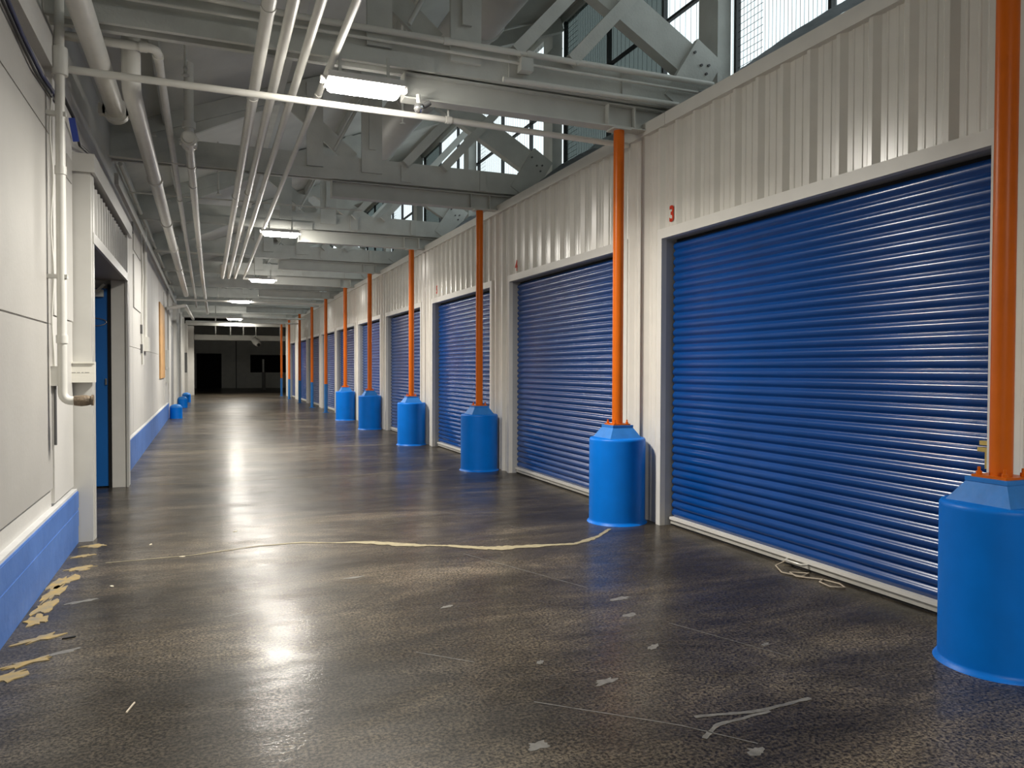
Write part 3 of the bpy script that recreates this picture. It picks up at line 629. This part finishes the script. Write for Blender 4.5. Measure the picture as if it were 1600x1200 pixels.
# mid left wall
cdt = pipe('conduit', [(-1.06, 16.1, 2.10), (-1.06, 16.1, 4.2)], .035, 'white conduit rising from the box on the mid left wall', [], 10, cat='conduit')
MB().box(LX, -1.0, 15.9, 16.45, 1.85, 2.12).build('pull_box', M['pipe'], cdt)
tag(MB().tube([(-1.07, 15.2, 4.0), (-1.05, 15.35, 3.2), (-1.07, 15.3, 2.5), (-1.06, 15.4, 1.6)], .02, 6).build('wire', M['pipe'], origin=(-1.06, 15.3, 2.8)), 'white wire hanging down the mid left wall', 'wire')
for i, (y, z) in enumerate([(15.15, 2.15), (15.15, 1.80)]):
    tag(MB().box(LX, -1.05, y, y + .12, z, z + .16).build('outlet_box', M['greyd'], origin=(-1.07, y, z)), ['upper dark outlet box on the mid left wall', 'lower dark outlet box on the mid left wall'][i], 'outlet')
tag(MB().box(LX, -1.065, 21.4, 23.75, 1.26, 3.22).build('plywood_sheet', M['plywood'], origin=(-1.08, 22.6, 1.26)), 'bare orange plywood sheet fixed to the left wall', 'plywood')
ge = [('electrical_box', 24.3, 1.55, .5), ('electrical_box', 24.6, 1.1, .4), ('electrical_box', 41.6, 1.3, 1.0)]
for i, (nm, y, z, h) in enumerate(ge):
    tag(MB().box(LX, -1.0 if i < 2 else -.86, y, y + .3, z, z + h).build(nm, M['steel'] if i < 2 else M['greyd'], origin=(-1.05, y, z)), ['upper grey box just past the plywood sheet', 'lower grey box just past the plywood sheet', 'tall dark electrical box far down the left wall'][i], 'electrical box')
for i, (y, x) in enumerate([(25.3, -.84), (32.0, -.83), (37.0, -.80)]):
    c = empty('guard_post', (x, y, 0), 'short round-topped blue guard post by the left wall, %s' % ['nearest', 'middle', 'farthest'][i], 'guard post', 'blue guard posts by the left wall')
    MB().lathe((x, y, 0), [(.185, 0), (.18, .02), (.18, .33)], 28).build('drum', M['drum'], c)
    MB().lathe((x, y, 0), [(.18, .33), (.165, .37), (.12, .41), (.06, .43), (.001, .435)], 28).build('dome', M['cap'], c)
for i, y in enumerate((32.0, 37.0)):
    pipe('downpipe', [(-1.03, y + .3, 0), (-1.03, y + .3, 3.9)], .06, ['white downpipe behind the middle blue guard post', 'white downpipe behind the farthest blue guard post'][i], [], 10, group='white downpipes on the far left wall')

for i, (x, y, z) in enumerate([(-.16, 7.75, 4.28), (2.1, 8.6, 4.36), (.2, 12.9, 4.3)]):
    o = empty('sprinkler_head', (x, y, z), ['sprinkler head above the left pipes near the valve', 'sprinkler head under the roof between second and third trusses', 'sprinkler head above the four parallel pipes'][i], 'sprinkler', 'sprinkler heads under the roof')
    MB().tube([(x, y, roofz(x) - .01), (x, y, z + .03)], .014, 8).build('drop', M['pipe'], o)
    MB().lathe((x, y, z), [(.004, -.03), (.035, -.028), (.035, -.022), (.012, -.01), (.012, .03), (.018, .03), (.018, .05), (.001, .05)], 12).build('head', M['steel'], o)
pipe('conduit', [(-1.05, 10.1, 4.02), (-.22, 10.1, 4.0)], .010, 'thin conduit from the left wall to the valve pipe', [], 8, cat='conduit')
pipe('conduit', [(-1.05, 12.6, 4.13), (2.4, 12.6, 4.13)], .012, 'thin conduit crossing the ceiling beyond the third truss', [], 8, cat='conduit')
pipe('conduit', [(-1.05, 18.6, 4.13), (.95, 18.6, 4.13)], .022, 'white conduit crossing from the left wall towards the third lamp', [], 8, cat='conduit')
pipe('conduit', [(-1.04, 11.4, 4.25), (-1.04, 30, 4.25)], .03, 'white conduit along the top of the left wall', [((-1.04, y, 4.25), Yv) for y in (14, 18, 22)], 8, cat='conduit')
# ------------------------------------------------------------------ lamps
LAMPS = [(1.2, -2.2, 3.86), (1.24, 6.40, 3.85), (1.28, 14.5, 3.96), (1.42, 21.3, 3.84), (1.12, 27.6, 3.78), (1.28, 38.0, 3.80), (1.64, 44.6, 4.25)]  # last entry is an added lamp, out of sight, brightening the corridor end
def lamp():
    o = empty('ceiling_lamp', (0, 0, 0))
    mb = MB(); L2, W2 = .30, .13; ns = 10; vs = []
    prof = [(-W2, .035), (-W2 * .97, .012), (-W2 * .80, -.012), (-W2 * .45, -.026), (0, -.030), (W2 * .45, -.026), (W2 * .80, -.012), (W2 * .97, .012), (W2, .035)]
    xs = [(-L2, .25), (-L2 + .012, .75), (-L2 + .035, 1), (L2 - .035, 1), (L2 - .012, .75), (L2, .25)]
    for x, k in xs:
        for y, z in prof: vs.append((x, y * (.85 + .15 * k), .035 + (z - .035) * k))
    n = len(prof)
    mb.add(vs, [(i * n + j, (i + 1) * n + j, (i + 1) * n + j + 1, i * n + j + 1) for i in range(len(xs) - 1) for j in range(n - 1)], True)
    mb.add(vs[:n], [tuple(range(n))]).add(vs[-n:], [tuple(range(n))[::-1]])
    mb.build('lens', M['lens'], o)
    MB().box(-.315, .315, -.14, .14, .035, .085).build('housing', M['housing'], o)
    for s in (-1, 1):
        MB().box(s * .20 - .012, s * .20 + .012, -.012, .012, .085, .30).build('hanger', M['steel'], o)
    ld = bpy.data.lights.new('lamp_tube', 'AREA'); ld.shape = 'RECTANGLE'; ld.size = .56; ld.size_y = .22
    ld.energy = LAMP_WATTS; ld.color = LAMP_COLOR[:3]; ld.spread = LAMP_SPREAD
    lo = bpy.data.objects.new('lamp_tube', ld); COL.objects.link(lo); lo.parent = o; lo.location = (0, 0, -.036)
    MB().box(-.36, -.315, -.03, .03, .03, .075).build('end_clip', M['housing'], o)
    MB().box(.315, .36, -.03, .03, .03, .075).build('end_clip', M['housing'], o)
    return o
pl = lamp()
for i, (x, y, z) in enumerate(LAMPS):
    o = pl if i == 0 else copy_tree(pl); o.location = (x, y, z)
    tag(o, ['lit ceiling lamp behind the viewer', 'largest and nearest lit ceiling lamp, under the second truss', 'second lit ceiling lamp down the corridor', 'third lit ceiling lamp down the corridor', 'fourth lit ceiling lamp, just above a crossing pipe', 'fifth lit ceiling lamp down the corridor', 'added ceiling lamp brightening the corridor end, hidden behind the fifth one'][i], 'lamp', 'lit ceiling lamps')
# small dome sensor at the beam end
se = empty('dome_camera', (1.76, 6.60, 3.84), 'small white dome camera hanging at the end of the second steel beam', 'camera')
MB().sphere((1.76, 6.60, 3.84), .045).build('dome', M['chrome'], se)
MB().tube([(1.76, 6.60, 3.88), (1.76, 6.62, 3.96)], .02, 10).build('bracket', M['pipe'], se)
MB().tube([(1.80, 6.60, 3.86), (1.86, 6.60, 3.90)], .025, 10).build('cable_gland', M['greyd'], se)

# ------------------------------------------------------------------ far end
MB().box(-1.3, 15, 61.9, 62.2, 0, 4.7).build('wall_back', M['far'], kind='structure')
MB().box(-6, -5.8, 47, 62, 0, 4.7).build('wall_far_left', M['far'], kind='structure')
MB().box(-6, -1.1, 47.1, 47.3, 0, 4.7).build('wall_far_return', M['far'], kind='structure')
MB().box(-6, -1.3, 61.9, 62.2, 0, 4.7).build('wall_back.001', M['far'], kind='structure')
MB().box(14.8, 15, 43.9, 62, 0, 4.7).build('wall_far_right', M['far'], kind='structure')
MB().box(4.2, 15, 43.95, 44.05, 0, 4.7).build('wall_far_corner', M['far'], kind='structure')
MB().box(-6, 15, 44, 62.2, 4.7, 4.8).build('ceiling_far', M['fardeck'], kind='structure')
MB().box(-1.3, 5.7, 43.95, 44.1, 4.65, 7.4).build('wall_gable', M['far'], kind='structure')
MB().box(-1.3, 5.7, -9.1, -8.9, 0, 7.4).build('wall_front', M['wall'], kind='structure')
MB().box(5.25, 5.6, -8.9, 44, 4.30, 4.44).build('ceiling_gutter', M['steel'], kind='structure')
tb = MB().box(-.6, 4.9, 46.9, 47.1, 3.13, 3.43).build('header_beam', M['steel'], origin=(2, 47, 3.13)); tag(tb, 'pale header beam across the dark end of the corridor', 'beam')
tb2 = MB().box(-1.0, 4.4, 45.0, 45.2, 3.86, 4.10).build('header_beam', M['steel'], origin=(2, 45.1, 3.86)); tag(tb2, 'upper pale beam above the dark gap at the corridor end', 'beam')
for i, x in enumerate((.55, 1.35, 2.05, 4.1)):
    MB().box(x - .03, x + .03, 46.97, 47.03, 3.43, 4.6).build('hanger', M['steel'], tb)
MB().tube([(2.72, 46.9, 4.5), (2.72, 46.9, 3.3)], .03, 8)
hs = empty('hanging_heater', (2.72, 46.6, 2.8), 'grey round unit hanging from a rod before the dark end room', 'heater')
MB().tube([(2.72, 46.6, 4.7), (2.72, 46.6, 3.28)], .03, 8).build('rod', M['steel'], hs)
MB().tube([(2.62, 46.7, 3.18), (2.74, 46.5, 3.05), (2.84, 46.35, 2.90)], [.17, .22, .15], 14).build('body', M['duct'], hs)
MB().tube([(2.84, 46.36, 2.90), (2.87, 46.31, 2.86)], .09, 12).build('mouth', M['dark'], hs)
fd = MB().box(-.63, 1.12, 61.86, 61.92, 0, 2.62).build('door_15', M['dark'], kind='structure'); tag(fd, 'black doorway in the far back wall')
fw = MB().box(3.2, 6.2, 61.86, 61.92, 1.2, 2.55).build('window_20', M['dark'], kind='structure'); tag(fw, 'dark window in the far back wall')
MB().box(2.14, 2.2, 61.8, 61.9, 0, 3.6).build('trim_12', M['fardeck'], kind='structure')
fp = empty('far_post', (3.75, 56.0, 0), 'dark post standing in the unlit end room before the window', 'post')
MB().box(3.66, 3.90, 55.9, 56.1, 0, 1.25).build('post_base', M['greyd'], fp)
MB().tube([(3.75, 56, 1.25), (3.75, 56, 2.15)], .07, 12).build('pole', M['steel'], fp)
